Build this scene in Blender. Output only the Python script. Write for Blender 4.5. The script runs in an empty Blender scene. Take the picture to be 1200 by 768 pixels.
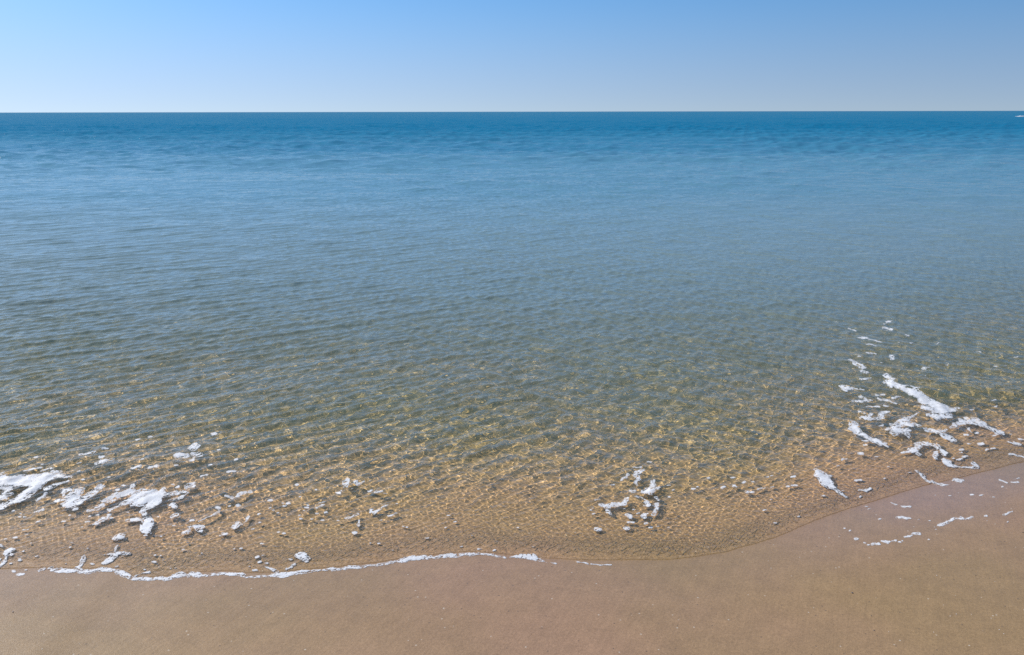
import bpy, math, random
import numpy as np

random.seed(7)
rng = np.random.default_rng(11)
scene = bpy.context.scene
col = scene.collection

# ------------------------------------------------------------------ camera
W, HT, FPX = 1200.0, 768.0, 906.0          # photograph frame, focal length in its pixels
CAM_H = 1.6
S = 10.0                                   # one Blender unit is 10 cm (set in the unit settings below)
scene.unit_settings.system = 'METRIC'; scene.unit_settings.scale_length = 1.0 / S
PITCH = math.atan((384 - 131) / FPX)
ROLL = math.radians(0.10)
R0 = np.array([1.0, 0, 0]); U0 = np.array([0, math.sin(PITCH), math.cos(PITCH)]); F0 = np.array([0, math.cos(PITCH), -math.sin(PITCH)])
CR = R0 * math.cos(ROLL) - U0 * math.sin(ROLL)
CU = U0 * math.cos(ROLL) + R0 * math.sin(ROLL)
cam = bpy.data.cameras.new("camera")
cam.sensor_width = 36.0
cam.angle = 2 * math.atan(600 / FPX)
cam.clip_start = 0.05
cam.clip_end = 800000
cam_ob = bpy.data.objects.new("camera", cam)
col.objects.link(cam_ob)
from mathutils import Matrix
cam_ob.matrix_world = Matrix(((CR[0], CU[0], -F0[0], 0), (CR[1], CU[1], -F0[1], 0), (CR[2], CU[2], -F0[2], CAM_H * S), (0, 0, 0, 1)))
scene.camera = cam_ob

# ------------------------------------------------------------------ sky and sun
SUN_EL, SUN_AZ = math.radians(40), math.radians(-56)     # azimuth from +Y, negative = to the left
SAT0, SAT1, VAL0, STREN, OZ = 0.8, 1.18, 0.60, 0.146, 3.2
world = bpy.data.worlds.new("World")
scene.world = world
world.use_nodes = True
wn, wl = world.node_tree.nodes, world.node_tree.links
wn.clear()
wo = wn.new("ShaderNodeOutputWorld")
bg = wn.new("ShaderNodeBackground"); bg.inputs[1].default_value = STREN
sky = wn.new("ShaderNodeTexSky"); sky.sky_type = 'NISHITA'; sky.sun_disc = False
sky.sun_elevation = SUN_EL; sky.sun_rotation = SUN_AZ
sky.altitude = 0; sky.air_density = 1.0; sky.dust_density = 0.25; sky.ozone_density = OZ
tc = wn.new("ShaderNodeTexCoord")
wm = wn.new("ShaderNodeMapping"); wm.vector_type = 'VECTOR'
wm.inputs['Scale'].default_value = (1, 1, 2.2)
wa = wn.new("ShaderNodeVectorMath"); wa.operation = 'ADD'; wa.inputs[1].default_value = (0, 0, 0.12)   # clear air low down
wz = wn.new("ShaderNodeVectorMath"); wz.operation = 'NORMALIZE'
hs = wn.new("ShaderNodeHueSaturation")
# sea haze: low in the sky the blue turns paler and greyer
sepz = wn.new("ShaderNodeSeparateXYZ"); wl.new(tc.outputs['Generated'], sepz.inputs[0])
def ramp(v0, v1, h):
    n = wn.new("ShaderNodeMapRange"); n.interpolation_type = 'SMOOTHSTEP'
    n.inputs[1].default_value = -0.03; n.inputs[2].default_value = h; n.inputs[3].default_value = v0; n.inputs[4].default_value = v1
    wl.new(sepz.outputs[2], n.inputs[0]); return n.outputs[0]
wl.new(ramp(SAT0, SAT1, 0.16), hs.inputs['Saturation']); wl.new(ramp(VAL0, 1.0, 0.16), hs.inputs['Value'])
wl.new(tc.outputs['Generated'], wm.inputs['Vector'])
wl.new(wm.outputs['Vector'], wa.inputs[0]); wl.new(wa.outputs[0], wz.inputs[0])
wl.new(wz.outputs[0], sky.inputs['Vector'])
wl.new(sky.outputs[0], hs.inputs['Color'])
tint = wn.new("ShaderNodeMix"); tint.data_type = 'RGBA'; tint.blend_type = 'MULTIPLY'; tint.inputs[0].default_value = 1.0
tmix = wn.new("ShaderNodeMix"); tmix.data_type = 'RGBA'; tmix.inputs[6].default_value = (1.0, 0.965, 0.985, 1); tmix.inputs[7].default_value = (0.99, 1.045, 0.975, 1)
wl.new(ramp(0.0, 1.0, 0.14), tmix.inputs[0]); wl.new(tmix.outputs[2], tint.inputs[7])
wl.new(hs.outputs[0], tint.inputs[6]); wl.new(tint.outputs[2], bg.inputs[0]); wl.new(bg.outputs[0], wo.inputs[0])

sun = bpy.data.lights.new("sun", 'SUN')
sun.energy = 4.0; sun.angle = math.radians(0.53); sun.color = (1.0, 0.95, 0.885)
sun_ob = bpy.data.objects.new("sun", sun); col.objects.link(sun_ob)
from mathutils import Vector
sd = Vector((math.sin(SUN_AZ) * math.cos(SUN_EL), math.cos(SUN_AZ) * math.cos(SUN_EL), math.sin(SUN_EL)))
sun_ob.rotation_euler = sd.to_track_quat('Z', 'Y').to_euler()
sun_ob.location = sd * 50 * S
sun.cycles.is_caustics_light = True

vs = scene.view_settings
vs.view_transform = 'Standard'; vs.look = 'None'; vs.gamma = 1.0; vs.use_curve_mapping = False
vs.exposure = 0.22
cy = scene.cycles
cy.caustics_refractive = True; cy.caustics_reflective = False
cy.max_bounces = 8; cy.transmission_bounces = 6; cy.transparent_max_bounces = 8
cy.sample_clamp_indirect = 4.0; cy.sample_clamp_direct = 3.0
cy.blur_glossy = 0.3
cy.use_denoising = False

# ------------------------------------------------------------------ small helpers
def ground(px, py, z=0.0):
    """Photograph pixel -> point on the level z."""
    px = np.asarray(px, float); py = np.asarray(py, float)
    dx = (px - 600) / FPX; dy = -(py - 384) / FPX
    d = dx[..., None] * CR + dy[..., None] * CU + F0
    t = (z - CAM_H) / d[..., 2]
    return d[..., 0] * t, d[..., 1] * t

def pixel(x, y, z=0.0):
    v = np.stack([x, y, np.zeros_like(x) + z - CAM_H], -1)
    w = v @ F0
    return 600 + FPX * (v @ CR) / w, 384 - FPX * (v @ CU) / w

def _h(ix, iy, s):
    n = (ix * 374761393 + iy * 668265263 + s * 974711) & 0x7fffffff
    n = ((n ^ (n >> 13)) * 1274126177) & 0x7fffffff
    return ((n ^ (n >> 16)) & 0xffff) / 65535.0

def vnoise(x, y, s=0):
    x = np.asarray(x, float); y = np.asarray(y, float)
    ix = np.floor(x).astype(np.int64); iy = np.floor(y).astype(np.int64)
    fx = x - ix; fy = y - iy
    fx = fx * fx * (3 - 2 * fx); fy = fy * fy * (3 - 2 * fy)
    a = _h(ix, iy, s) * (1 - fx) + _h(ix + 1, iy, s) * fx
    b = _h(ix, iy + 1, s) * (1 - fx) + _h(ix + 1, iy + 1, s) * fx
    return (a * (1 - fy) + b * fy) * 2 - 1

def fbm(x, y, s=0, o=3):
    r = 0; a = 1.0; t = 0
    for k in range(o):
        r = r + a * vnoise(x, y, s + 17 * k); t += a
        x = np.asarray(x) * 2.03 + 5.1; y = np.asarray(y) * 2.03 + 1.7; a *= 0.55
    return r / t

def sstep(a, b, x):
    t = np.clip((np.asarray(x, float) - a) / (b - a), 0, 1)
    return t * t * (3 - 2 * t)

def link(name, me, mat=None, **props):
    o = bpy.data.objects.new(name, me); col.objects.link(o)
    o.scale = (S, S, S)
    if mat is not None: me.materials.append(mat)
    for k, v in props.items(): o[k] = v
    return o

def mesh_np(name, co, loops, starts, totals, smooth=True):
    me = bpy.data.meshes.new(name)
    me.vertices.add(len(co)); me.vertices.foreach_set("co", np.ascontiguousarray(co, np.float32).ravel())
    me.loops.add(len(loops)); me.loops.foreach_set("vertex_index", np.ascontiguousarray(loops, np.int32))
    me.polygons.add(len(starts)); me.polygons.foreach_set("loop_start", np.ascontiguousarray(starts, np.int32))
    me.polygons.foreach_set("loop_total", np.ascontiguousarray(totals, np.int32))
    me.polygons.foreach_set("use_smooth", np.ones(len(starts), bool) if smooth else np.zeros(len(starts), bool))
    me.update(calc_edges=True)
    return me

def grid_mesh(name, X, Y, Z, keep=None):
    n, m = X.shape
    co = np.stack([X, Y, Z], -1).reshape(-1, 3)
    i = np.arange(n * m).reshape(n, m)
    q = np.stack([i[:-1, :-1], i[:-1, 1:], i[1:, 1:], i[1:, :-1]], -1).reshape(-1, 4)
    if keep is not None: q = q[keep.reshape(-1)]
    used = np.zeros(n * m, bool); used[q.ravel()] = True
    new = np.cumsum(used) - 1
    q = new[q]
    k = len(q)
    me = mesh_np(name, co[used], q.ravel(), np.arange(k) * 4, np.full(k, 4))
    return me, used

def nodes(name):
    m = bpy.data.materials.new(name); m.use_nodes = True
    nt = m.node_tree; nt.nodes.clear()
    out = nt.nodes.new("ShaderNodeOutputMaterial")
    def N(t, **kw):
        n = nt.nodes.new(t)
        for k, v in kw.items():
            if k in n.bl_rna.properties: setattr(n, k, v)
        return n
    def L(a, b): nt.links.new(a, b)
    return m, N, L, out

def math_node(N, L, op, a, b=None, c=None, clamp=False):
    n = N("ShaderNodeMath", operation=op); n.use_clamp = clamp
    for i, v in enumerate((a, b, c)):
        if v is None: continue
        if isinstance(v, (int, float)): n.inputs[i].default_value = v
        else: L(v, n.inputs[i])
    return n.outputs[0]

def mix_col(N, L, f, a, b, blend='MIX'):
    n = N("ShaderNodeMix", data_type='RGBA', blend_type=blend)
    for sock, v in ((n.inputs[0], f), (n.inputs[6], a), (n.inputs[7], b)):
        if isinstance(v, (int, float)): sock.default_value = v
        elif isinstance(v, tuple): sock.default_value = v if len(v) == 4 else v + (1,)
        else: L(v, sock)
    return n.outputs[2]

# ------------------------------------------------------------------ shape of the shore
SHORE = np.array([(-400, 676), (-150, 674), (0, 672), (45, 671), (67, 671), (100, 672), (134, 671), (142, 676), (155, 682), (175, 681.5),
    (197, 680), (215, 677), (262, 674), (286, 677), (325, 676), (360, 672.5), (400, 668.5), (440, 664.5), (467, 659.5), (510, 655),
    (548, 651.5), (580, 653), (600, 655), (622, 656), (637, 659), (700, 662), (790, 661), (850, 653), (910, 636), (960, 614),
    (1000, 600), (1050, 585), (1090, 573), (1130, 564), (1200, 546), (1300, 530), (1600, 495)], float)
_sx, _sy = ground(SHORE[:, 0], SHORE[:, 1])
def shore_y(x):
    y = np.interp(x, _sx, _sy)
    return y + 0.006 * fbm(np.asarray(x) * 9, np.zeros_like(np.asarray(x, float)) + 3.3, 5)

def film_w(x):                                    # width of the smooth wash sheet at the right
    return 0.02 + 0.05 * sstep(0.75, 1.9, x)

def depth(x, y):
    s = y - shore_y(x)
    f = film_w(x)
    d = np.where(s < 0, 0.075 * s, 0)
    sp = np.maximum(s, 0)
    d = d + 0.0035 * (1 - np.exp(-sp / 0.05))
    t = sp - f
    t = np.where(t > 0, t, 0); soft = t * t / (t + 0.12)
    sl = 0.082 * soft + 0.06 * sstep(0.6, 2.4, x) * soft / (1 + soft) / (1 + 0.0 * soft)
    deep = np.where(sl < 6, sl, 6)
    d = d + np.where(sp > 0, deep, 0)
    return np.minimum(d, 6.0)

def sand_z(x, y):
    d = depth(x, y)
    big = 0.012 * fbm(np.asarray(x) * 1.3, np.asarray(y) * 1.3, 31, 3) * sstep(0.02, 0.2, d)
    return -d + big

# ------------------------------------------------------------------ waves: many small trains of random phase
def make_trains():
    T = []
    def add(n, l0, l1, slope, dirs, spread, zone):
        for k in range(n):
            lam = l0 * (l1 / l0) ** ((k + rng.random()) / n)
            d = dirs[k % len(dirs)] + rng.normal() * spread
            kk = 2 * math.pi / lam
            amp = slope / math.sqrt(n) * math.sqrt(2) / kk
            T.append((lam, kk * math.sin(d), kk * math.cos(d), amp, rng.random() * 6.283, zone))
    rad = math.radians
    # direction d: the wave vector's angle from +Y toward +X; crests run square to it
    add(30, 0.018, 0.05, 0.085, [0.2, 1.1, 2.0], 0.6, 'cap')
    add(40, 0.012, 0.040, 0.17, [0.1, 1.1, 2.0, 2.7], 0.7, 'swash')
    add(44, 0.055, 0.18, 0.108, [-1.25, -1.05, 1.45, -0.5], 0.22, 'fine')
    add(28, 0.07, 0.24, 0.125, [rad(-33)], 0.13, 'left')
    add(28, 0.07, 0.24, 0.125, [rad(33)], 0.14, 'right')
    add(24, 0.15, 0.7, 0.050, [rad(-8), rad(12)], 0.55, 'mid')
    add(22, 0.7, 2.6, 0.140, [rad(-4), rad(14)], 0.6, 'sea')
    add(14, 2.5, 12, 0.050, [rad(0), rad(12)], 0.3, 'far')
    return T
TRAINS = make_trains()

RIDGES = [  # little swells about to lap the shore: traced crest line, height, length up and down the wave
    ([(-200, 497), (0, 520), (120, 538), (250, 556), (330, 570)], 0.020, 0.22, 0.16),
    ([(1010, 452), (1090, 458), (1200, 464), (1400, 466)], 0.036, 0.24, 0.13),
    ([(-200, 590), (0, 612), (120, 622), (260, 634)], 0.008, 0.12, 0.06),
]
def ridge(x, y):
    h = np.zeros_like(x)
    for pts, a, back, front in RIDGES:
        p = np.array(pts, float); gx, gy = ground(p[:, 0], p[:, 1])
        yy = np.interp(x, gx, gy) + 0.05 * vnoise(x * 2.2, x * 0 + 1.5, 8)
        t = y - yy
        w = np.where(t > 0, back, front)
        end = sstep(gx[-1], gx[-1] - 0.6, x) if pts[0][0] < 0 else sstep(gx[0], gx[0] + 0.5, x)
        h += a * np.exp(-(t / w) ** 2) * end
    return h

def water_z(x, y, rx, ry, d=None):
    """Surface height; rx, ry: local mesh spacing, so trains too short for it fade out."""
    if d is None: d = depth(x, y)
    z = np.zeros_like(x)
    # where each train lives
    tt = sstep(1.4, -1.6, x / (0.25 * y + 0.6)); lw = np.sqrt(tt); rw = np.sqrt(1 - tt)
    dd = np.maximum(d, 0)
    patch = 0.85 + 0.3 * vnoise(x * 0.22, y * 0.16, 77) + 0.25 * vnoise(x * 0.07, y * 0.05, 78)
    zone = {
        'cap': sstep(0.000, 0.007, dd) * sstep(0.30, 0.03, dd),
        'fine': sstep(0.004, 0.05, dd) * (0.28 + 0.72 * sstep(0.6, 0.1, dd)),
        'left': sstep(0.01, 0.09, dd) * lw * patch, 'right': sstep(0.01, 0.09, dd) * rw * patch,
        'mid': sstep(0.03, 0.25, dd) * patch * (1 + 1.8 * sstep(1.0, 3.0, dd)),
        'swash': sstep(0.0008, 0.004, dd) * sstep(0.045, 0.012, dd) * (0.55 + 0.6 * vnoise(x * 3.1, y * 4.3, 41)).clip(0, 1) * (1 - 0.4 * sstep(1.1, 1.9, x)),
        'sea': (0.3 * sstep(0.15, 1.0, dd) + 0.7 * sstep(1.0, 2.6, dd)) * patch, 'far': sstep(0.6, 3.0, dd),
    }
    for lam, kx, ky, a, ph, zn in TRAINS:
        kk = math.hypot(kx, ky)
        eff = np.abs(kx) / kk * rx + np.abs(ky) / kk * ry
        wgt = sstep(0.42, 0.22, eff / lam) * zone[zn]
        m = wgt > 1e-3
        if not m.any(): continue
        s = np.sin(kx * x[m] + ky * y[m] + ph)
        z[m] += a * wgt[m] * (s - 0.32 * (1 - 2 * s * s))
    lim = 0.45 * np.maximum(dd, 0.0)
    z = np.where(np.abs(z) > lim, np.sign(z) * lim, z)
    z = z + ridge(x, y) * sstep(0.01, 0.12, dd)
    return z

# ------------------------------------------------------------------ materials
def make_sand():
    m, N, L, out = nodes("wet_sand")
    tc = N("ShaderNodeTexCoord"); P = tc.outputs['Object']
    def noise(scale, detail=2, rough=0.5, vec=P, dist=0.0):
        n = N("ShaderNodeTexNoise"); n.inputs['Scale'].default_value = scale; n.inputs['Detail'].default_value = detail
        n.inputs['Roughness'].default_value = rough; n.inputs['Distortion'].default_value = dist
        L(vec, n.inputs['Vector']); return n.outputs['Fac']
    wide = noise(0.75, 3, 0.5)
    tone = N("ShaderNodeValToRGB"); L(wide, tone.inputs[0])
    e = tone.color_ramp.elements
    e[0].position = 0.38; e[0].color = (0.306, 0.194, 0.090, 1)
    e[1].position = 0.60; e[1].color = (0.344, 0.204, 0.116, 1)
    # coarse and fine grains
    g1 = noise(330, 2, 0.6); g2 = noise(120, 3, 0.7); g3 = noise(14, 4, 0.6)
    gr = math_node(N, L, 'ADD', math_node(N, L, 'MULTIPLY', g1, 0.5), math_node(N, L, 'MULTIPLY', g2, 0.5))
    mr = N("ShaderNodeMapRange"); L(gr, mr.inputs[0])
    mr.inputs[1].default_value = 0.3; mr.inputs[2].default_value = 0.7; mr.inputs[3].default_value = 0.70; mr.inputs[4].default_value = 1.30
    c = mix_col(N, L, 1.0, tone.outputs[0], mr.outputs[0], 'MULTIPLY')
    mr2 = N("ShaderNodeMapRange"); L(g3, mr2.inputs[0])
    mr2.inputs[1].default_value = 0.3; mr2.inputs[2].default_value = 0.7; mr2.inputs[3].default_value = 0.92; mr2.inputs[4].default_value = 1.08
    c = mix_col(N, L, 1.0, c, mr2.outputs[0], 'MULTIPLY')
    # sparse pale shell grit and dark mineral grains
    vo = N("ShaderNodeTexVoronoi"); vo.inputs['Scale'].default_value = 75; L(P, vo.inputs['Vector'])
    sep = N("ShaderNodeSeparateColor"); L(vo.outputs['Color'], sep.inputs[0])
    near = math_node(N, L, 'LESS_THAN', vo.outputs['Distance'], 0.22)
    pale = math_node(N, L, 'MULTIPLY', near, math_node(N, L, 'GREATER_THAN', sep.outputs[0], 0.975))
    dark = math_node(N, L, 'MULTIPLY', near, math_node(N, L, 'GREATER_THAN', sep.outputs[1], 0.965))
    c = mix_col(N, L, math_node(N, L, 'MULTIPLY', pale, 0.55), c, (0.66, 0.58, 0.47))
    c = mix_col(N, L, math_node(N, L, 'MULTIPLY', dark, 0.6), c, (0.07, 0.055, 0.05))
    # sea bed painted brighter for light lost in the water; beach keeps base colour
    at = N("ShaderNodeAttribute"); at.attribute_name = "above_water"
    grit = N("ShaderNodeMapRange"); L(noise(95, 3, 0.75), grit.inputs[0])      # coarser grains sorted out by the swash
    grit.inputs[1].default_value = 0.32; grit.inputs[2].default_value = 0.68; grit.inputs[3].default_value = 0.62; grit.inputs[4].default_value = 1.38
    bd = N("ShaderNodeAttribute"); bd.attribute_name = "bed"
    bedc = mix_col(N, L, bd.outputs['Fac'], (1.13, 1.09, 0.92), (1.44, 1.50, 1.14))
    lit = mix_col(N, L, 1.0, mix_col(N, L, 1.0, c, bedc, 'MULTIPLY'), grit.outputs[0], 'MULTIPLY')
    c = mix_col(N, L, at.outputs['Fac'], lit, c)
    b = N("ShaderNodeBsdfPrincipled"); L(c, b.inputs['Base Color'])
    rmap = N("ShaderNodeMapRange"); L(noise(1.4, 3, 0.5), rmap.inputs[0])
    rmap.inputs[1].default_value = 0.35; rmap.inputs[2].default_value = 0.65; rmap.inputs[3].default_value = 0.34; rmap.inputs[4].default_value = 0.55
    sh = N("ShaderNodeAttribute"); sh.attribute_name = "sheen"
    L(math_node(N, L, 'SUBTRACT', rmap.outputs[0], math_node(N, L, 'MULTIPLY', sh.outputs['Fac'], 0.2)), b.inputs['Roughness'])
    b.inputs['IOR'].default_value = 1.40
    b.inputs['Coat Roughness'].default_value = 0.12; b.inputs['Coat IOR'].default_value = 1.33
    L(math_node(N, L, 'MULTIPLY', sh.outputs['Fac'], 0.9), b.inputs['Coat Weight'])     # film of water
    bp = N("ShaderNodeBump"); bp.inputs['Strength'].default_value = 0.55; bp.inputs['Distance'].default_value = 0.0022 * S
    # backwash streaks run obliquely down the beach
    mr0 = N("ShaderNodeMapping"); mr0.inputs['Rotation'].default_value = (0, 0, math.radians(-64)); L(P, mr0.inputs['Vector'])
    mp = N("ShaderNodeMapping"); mp.inputs['Scale'].default_value = (1.3, 11, 1); L(mr0.outputs[0], mp.inputs['Vector'])
    st = noise(2.2, 4, 0.6, mp.outputs[0])
    hh = math_node(N, L, 'ADD', math_node(N, L, 'ADD', gr, math_node(N, L, 'MULTIPLY', g3, 0.8)), math_node(N, L, 'MULTIPLY', st, 1.5))
    L(hh, bp.inputs['Height']); L(bp.outputs[0], b.inputs['Normal'])
    L(b.outputs[0], out.inputs[0])
    return m

def make_water():
    m, N, L, out = nodes("sea_water")
    at = N("ShaderNodeAttribute"); at.attribute_name = "depth"; d = at.outputs['Fac']
    geo = N("ShaderNodeNewGeometry")
    tc = N("ShaderNodeTexCoord"); P = tc.outputs['Object']
    # ripples too short for the mesh, stronger offshore
    mp = N("ShaderNodeMapping"); mp.inputs['Scale'].default_value = (1.0, 1.7, 1); L(P, mp.inputs['Vector'])
    n1 = N("ShaderNodeTexNoise"); n1.inputs['Scale'].default_value = 1.6; n1.inputs['Detail'].default_value = 4; n1.inputs['Roughness'].default_value = 0.55
    L(mp.outputs[0], n1.inputs['Vector'])
    bp = N("ShaderNodeBump"); bp.inputs['Distance'].default_value = 0.16 * S
    st = N("ShaderNodeMapRange"); L(d, st.inputs[0]); st.inputs[1].default_value = 0.5; st.inputs[2].default_value = 4.0
    st.inputs[3].default_value = 0.0; st.inputs[4].default_value = 1.0
    L(st.outputs[0], bp.inputs['Strength']); L(n1.outputs['Fac'], bp.inputs['Height'])
    nrm = bp.outputs[0]
    # light let through: absorbed with depth
    ab = N("ShaderNodeCombineXYZ")
    for i, k in enumerate((-0.75, -0.40, -0.70)):
        # x 1.33: going into water light is squeezed into a narrower cone (n squared, half of it on each pass)
        L(math_node(N, L, 'MULTIPLY', math_node(N, L, 'POWER', math.e, math_node(N, L, 'MULTIPLY', d, k)), 1.33), ab.inputs[i])
    rf = N("ShaderNodeBsdfRefraction"); rf.inputs['IOR'].default_value = 1.333; rf.inputs['Roughness'].default_value = 0.0
    L(ab.outputs[0], rf.inputs['Color'])
    # light scattered back by the water itself
    cr = N("ShaderNodeValToRGB")
    L(math_node(N, L, 'DIVIDE', d, 6.0), cr.inputs[0])
    e = cr.color_ramp.elements
    e[0].position = 0.0; e[0].color = (0.68, 0.62, 0.38, 1)
    e[1].position = 1.0; e[1].color = (0.005, 0.157, 0.285, 1)
    for p, c in ((0.06, (0.46, 0.60, 0.60, 1)), (0.18, (0.19, 0.40, 0.49, 1)), (0.45, (0.052, 0.230, 0.355, 1))):
        x = e.new(p); x.color = c
    df = N("ShaderNodeBsdfDiffuse"); L(cr.outputs[0], df.inputs['Color'])
    tb = math_node(N, L, 'SUBTRACT', 1.0, math_node(N, L, 'POWER', math.e, math_node(N, L, 'MULTIPLY', d, -1.15)))
    mx = N("ShaderNodeMixShader"); L(tb, mx.inputs[0]); L(rf.outputs[0], mx.inputs[1]); L(df.outputs[0], mx.inputs[2])
    gl = N("ShaderNodeBsdfGlossy"); gl.inputs['Roughness'].default_value = 0.03; L(nrm, gl.inputs['Normal'])
    dot = N("ShaderNodeVectorMath", operation='DOT_PRODUCT'); L(geo.outputs['Incoming'], dot.inputs[0]); L(nrm, dot.inputs[1])
    cosv = math_node(N, L, 'MINIMUM', math_node(N, L, 'ABSOLUTE', dot.outputs['Value']), 1.0)
    fr = math_node(N, L, 'MULTIPLY_ADD', math_node(N, L, 'POWER', math_node(N, L, 'SUBTRACT', 1.0, cosv), 5.0), 0.98, 0.02)   # Schlick
    # waves hide one another at low angles: the open sea never mirrors fully
    cap = N("ShaderNodeMapRange"); L(d, cap.inputs[0]); cap.inputs[1].default_value = 0.3; cap.inputs[2].default_value = 4.2
    cap.inputs[3].default_value = 1.0; cap.inputs[4].default_value = 0.24
    ff = math_node(N, L, 'MULTIPLY', fr, cap.outputs[0])
    mg = N("ShaderNodeMixShader"); L(ff, mg.inputs[0]); L(mx.outputs[0], mg.inputs[1]); L(gl.outputs[0], mg.inputs[2])
    L(mg.outputs[0], out.inputs[0])
    return m

def make_foam():
    m, N, L, out = nodes("sea_foam")
    tc = N("ShaderNodeTexCoord"); P = tc.outputs['Object']
    vo = N("ShaderNodeTexVoronoi"); vo.inputs['Scale'].default_value = 170; L(P, vo.inputs['Vector'])
    v2 = N("ShaderNodeTexVoronoi"); v2.inputs['Scale'].default_value = 62; L(P, v2.inputs['Vector'])
    ns = N("ShaderNodeTexNoise"); ns.inputs['Scale'].default_value = 22; ns.inputs['Detail'].default_value = 4; L(P, ns.inputs['Vector'])
    cr = N("ShaderNodeValToRGB"); L(ns.outputs['Fac'], cr.inputs[0])
    e = cr.color_ramp.elements
    e[0].position = 0.3; e[0].color = (0.70, 0.69, 0.68, 1); e[1].position = 0.7; e[1].color = (0.86, 0.86, 0.86, 1)
    b = N("ShaderNodeBsdfPrincipled"); L(cr.outputs[0], b.inputs['Base Color'])
    b.inputs['Roughness'].default_value = 0.6
    hgt = math_node(N, L, 'ADD', math_node(N, L, 'MULTIPLY', vo.outputs['Distance'], -0.5), math_node(N, L, 'MULTIPLY', v2.outputs['Distance'], -0.6))
    bp = N("ShaderNodeBump"); bp.inputs['Strength'].default_value = 0.3; bp.inputs['Distance'].default_value = 0.003 * S
    L(hgt, bp.inputs['Height']); L(bp.outputs[0], b.inputs['Normal'])
    # a single layer of bubbles lets part of the light through
    at = N("ShaderNodeAttribute"); at.attribute_name = "thick"
    al = math_node(N, L, 'MULTIPLY_ADD', at.outputs['Fac'], 0.75, math_node(N, L, 'MULTIPLY_ADD', vo.outputs['Distance'], -0.6, 0.62), clamp=True)
    al = math_node(N, L, 'MULTIPLY', al, 0.88)
    tr = N("ShaderNodeBsdfTransparent"); mx = N("ShaderNodeMixShader")
    L(al, mx.inputs[0]); L(tr.outputs[0], mx.inputs[1]); L(b.outputs[0], mx.inputs[2])
    L(mx.outputs[0], out.inputs[0])
    return m

def make_plain(name, c, rough, c2):
    m, N, L, out = nodes(name)
    tc = N("ShaderNodeTexCoord")
    ns = N("ShaderNodeTexNoise"); ns.inputs['Scale'].default_value = 300; ns.inputs['Detail'].default_value = 3
    L(tc.outputs['Object'], ns.inputs['Vector'])
    b = N("ShaderNodeBsdfPrincipled"); b.inputs['Roughness'].default_value = rough
    L(mix_col(N, L, ns.outputs['Fac'], c, c2), b.inputs['Base Color'])
    L(b.outputs[0], out.inputs[0])
    return m

SAND, WATER, FOAM = make_sand(), make_water(), make_foam()
SHELL = make_plain("shell", (0.80, 0.74, 0.66), 0.35, (0.60, 0.50, 0.42))
STONE = make_plain("dark_stone", (0.05, 0.045, 0.045), 0.4, (0.12, 0.10, 0.09))

# ------------------------------------------------------------------ sand: one sheet, beach and sea bed
def spread(core0, core1, step, far, grow=1.25):
    a = list(np.arange(core0, core1 + step / 2, step))
    lo, hi, s = [], [], step
    x0, x1 = a[0], a[-1]
    while x1 < far:
        s *= grow; x1 += s; x0 -= s; hi.append(x1); lo.append(x0)
    return np.array(lo[::-1] + a + hi)
gx = spread(-6, 6, 0.025, 20000)
gy = np.unique(np.concatenate([spread(-1, 10, 0.05, 20000), np.arange(1.9, 4.0, 0.01)]).round(4))
X, Y = np.meshgrid(gx, gy)
Z = sand_z(X, Y)
Z = np.where(Y < -3, np.minimum(Z, 1.2), Z); Z = np.minimum(Z, 0.9)
me, _ = grid_mesh("sand", X, Y, Z)
above_mask = me.attributes.new("above_water", 'FLOAT', 'POINT')
above_mask.data.foreach_set("value", sstep(0.0023, 0.0014, depth(X, Y)).reshape(-1).astype(np.float32))  # mask keeping the painted brightening off sand above the waterline
bed = me.attributes.new("bed", 'FLOAT', 'POINT')
bed.data.foreach_set("value", sstep(0.02, 0.11, depth(X, Y)).reshape(-1).astype(np.float32))
shn = me.attributes.new("sheen", 'FLOAT', 'POINT')
SD = Y - shore_y(X)
shn.data.foreach_set("value", (sstep(-0.45, -0.05, SD) * (0.35 + 0.65 * sstep(0.6, 1.9, X))).reshape(-1).astype(np.float32))
sand = link("sand", me, SAND, kind="structure", label="wet brown sand of the beach running under the water", category="sand")
sand.cycles.is_caustics_receiver = True

# ------------------------------------------------------------------ water
DY0 = 0.0042
rows = [1.9]
while rows[-1] < 600:
    y = rows[-1]
    rows.append(y + (0.003 if y < 3.15 else DY0 if y < 4.3 else DY0 * (y / 4.3) ** 1.6))
y = rows[-1]; s = y - rows[-2]
while y < 25000:
    s *= 1.4; y += s; rows.append(y)
rows = np.array(rows)
NC = 1650
u = np.linspace(-1, 1, NC); du = u[1] - u[0]
ext = []; xx, s = 1.0, du
while xx < 6:
    s *= 1.3; xx += s; ext.append(xx)
u = np.concatenate([-np.array(ext[::-1]), u, ext])
hw = 0.70 * rows + 0.45
X = hw[:, None] * u[None, :]; Y = np.repeat(rows[:, None], len(u), 1)
RX = np.abs(np.gradient(X, axis=1)); RY = np.repeat(np.gradient(rows)[:, None], len(u), 1)
D = depth(X, Y)
Z = water_z(X, Y, RX, RY, D)
keep = (D > 0.0019)
keep = keep[:-1, :-1] | keep[1:, :-1] | keep[:-1, 1:] | keep[1:, 1:]
me, used = grid_mesh("sea_water", X, Y, Z, keep)
at = me.attributes.new("depth", 'FLOAT', 'POINT')
at.data.foreach_set("value", np.maximum(D.reshape(-1)[used], 0).astype(np.float32))
water = link("sea_water", me, WATER, kind="structure", label="clear rippled sea water deepening from sandy brown to blue", category="sea")
water.cycles.is_caustics_caster = True
del X, Y, Z, D, RX, RY


# ------------------------------------------------------------------ foam: patches and flecks floating on the water
def surf(x, y):
    """Top of whatever carries the foam: the water, or the sand where no water stands."""
    r = np.full_like(x, 0.008)
    return np.maximum(water_z(x, y, r, r), sand_z(x, y))

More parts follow.
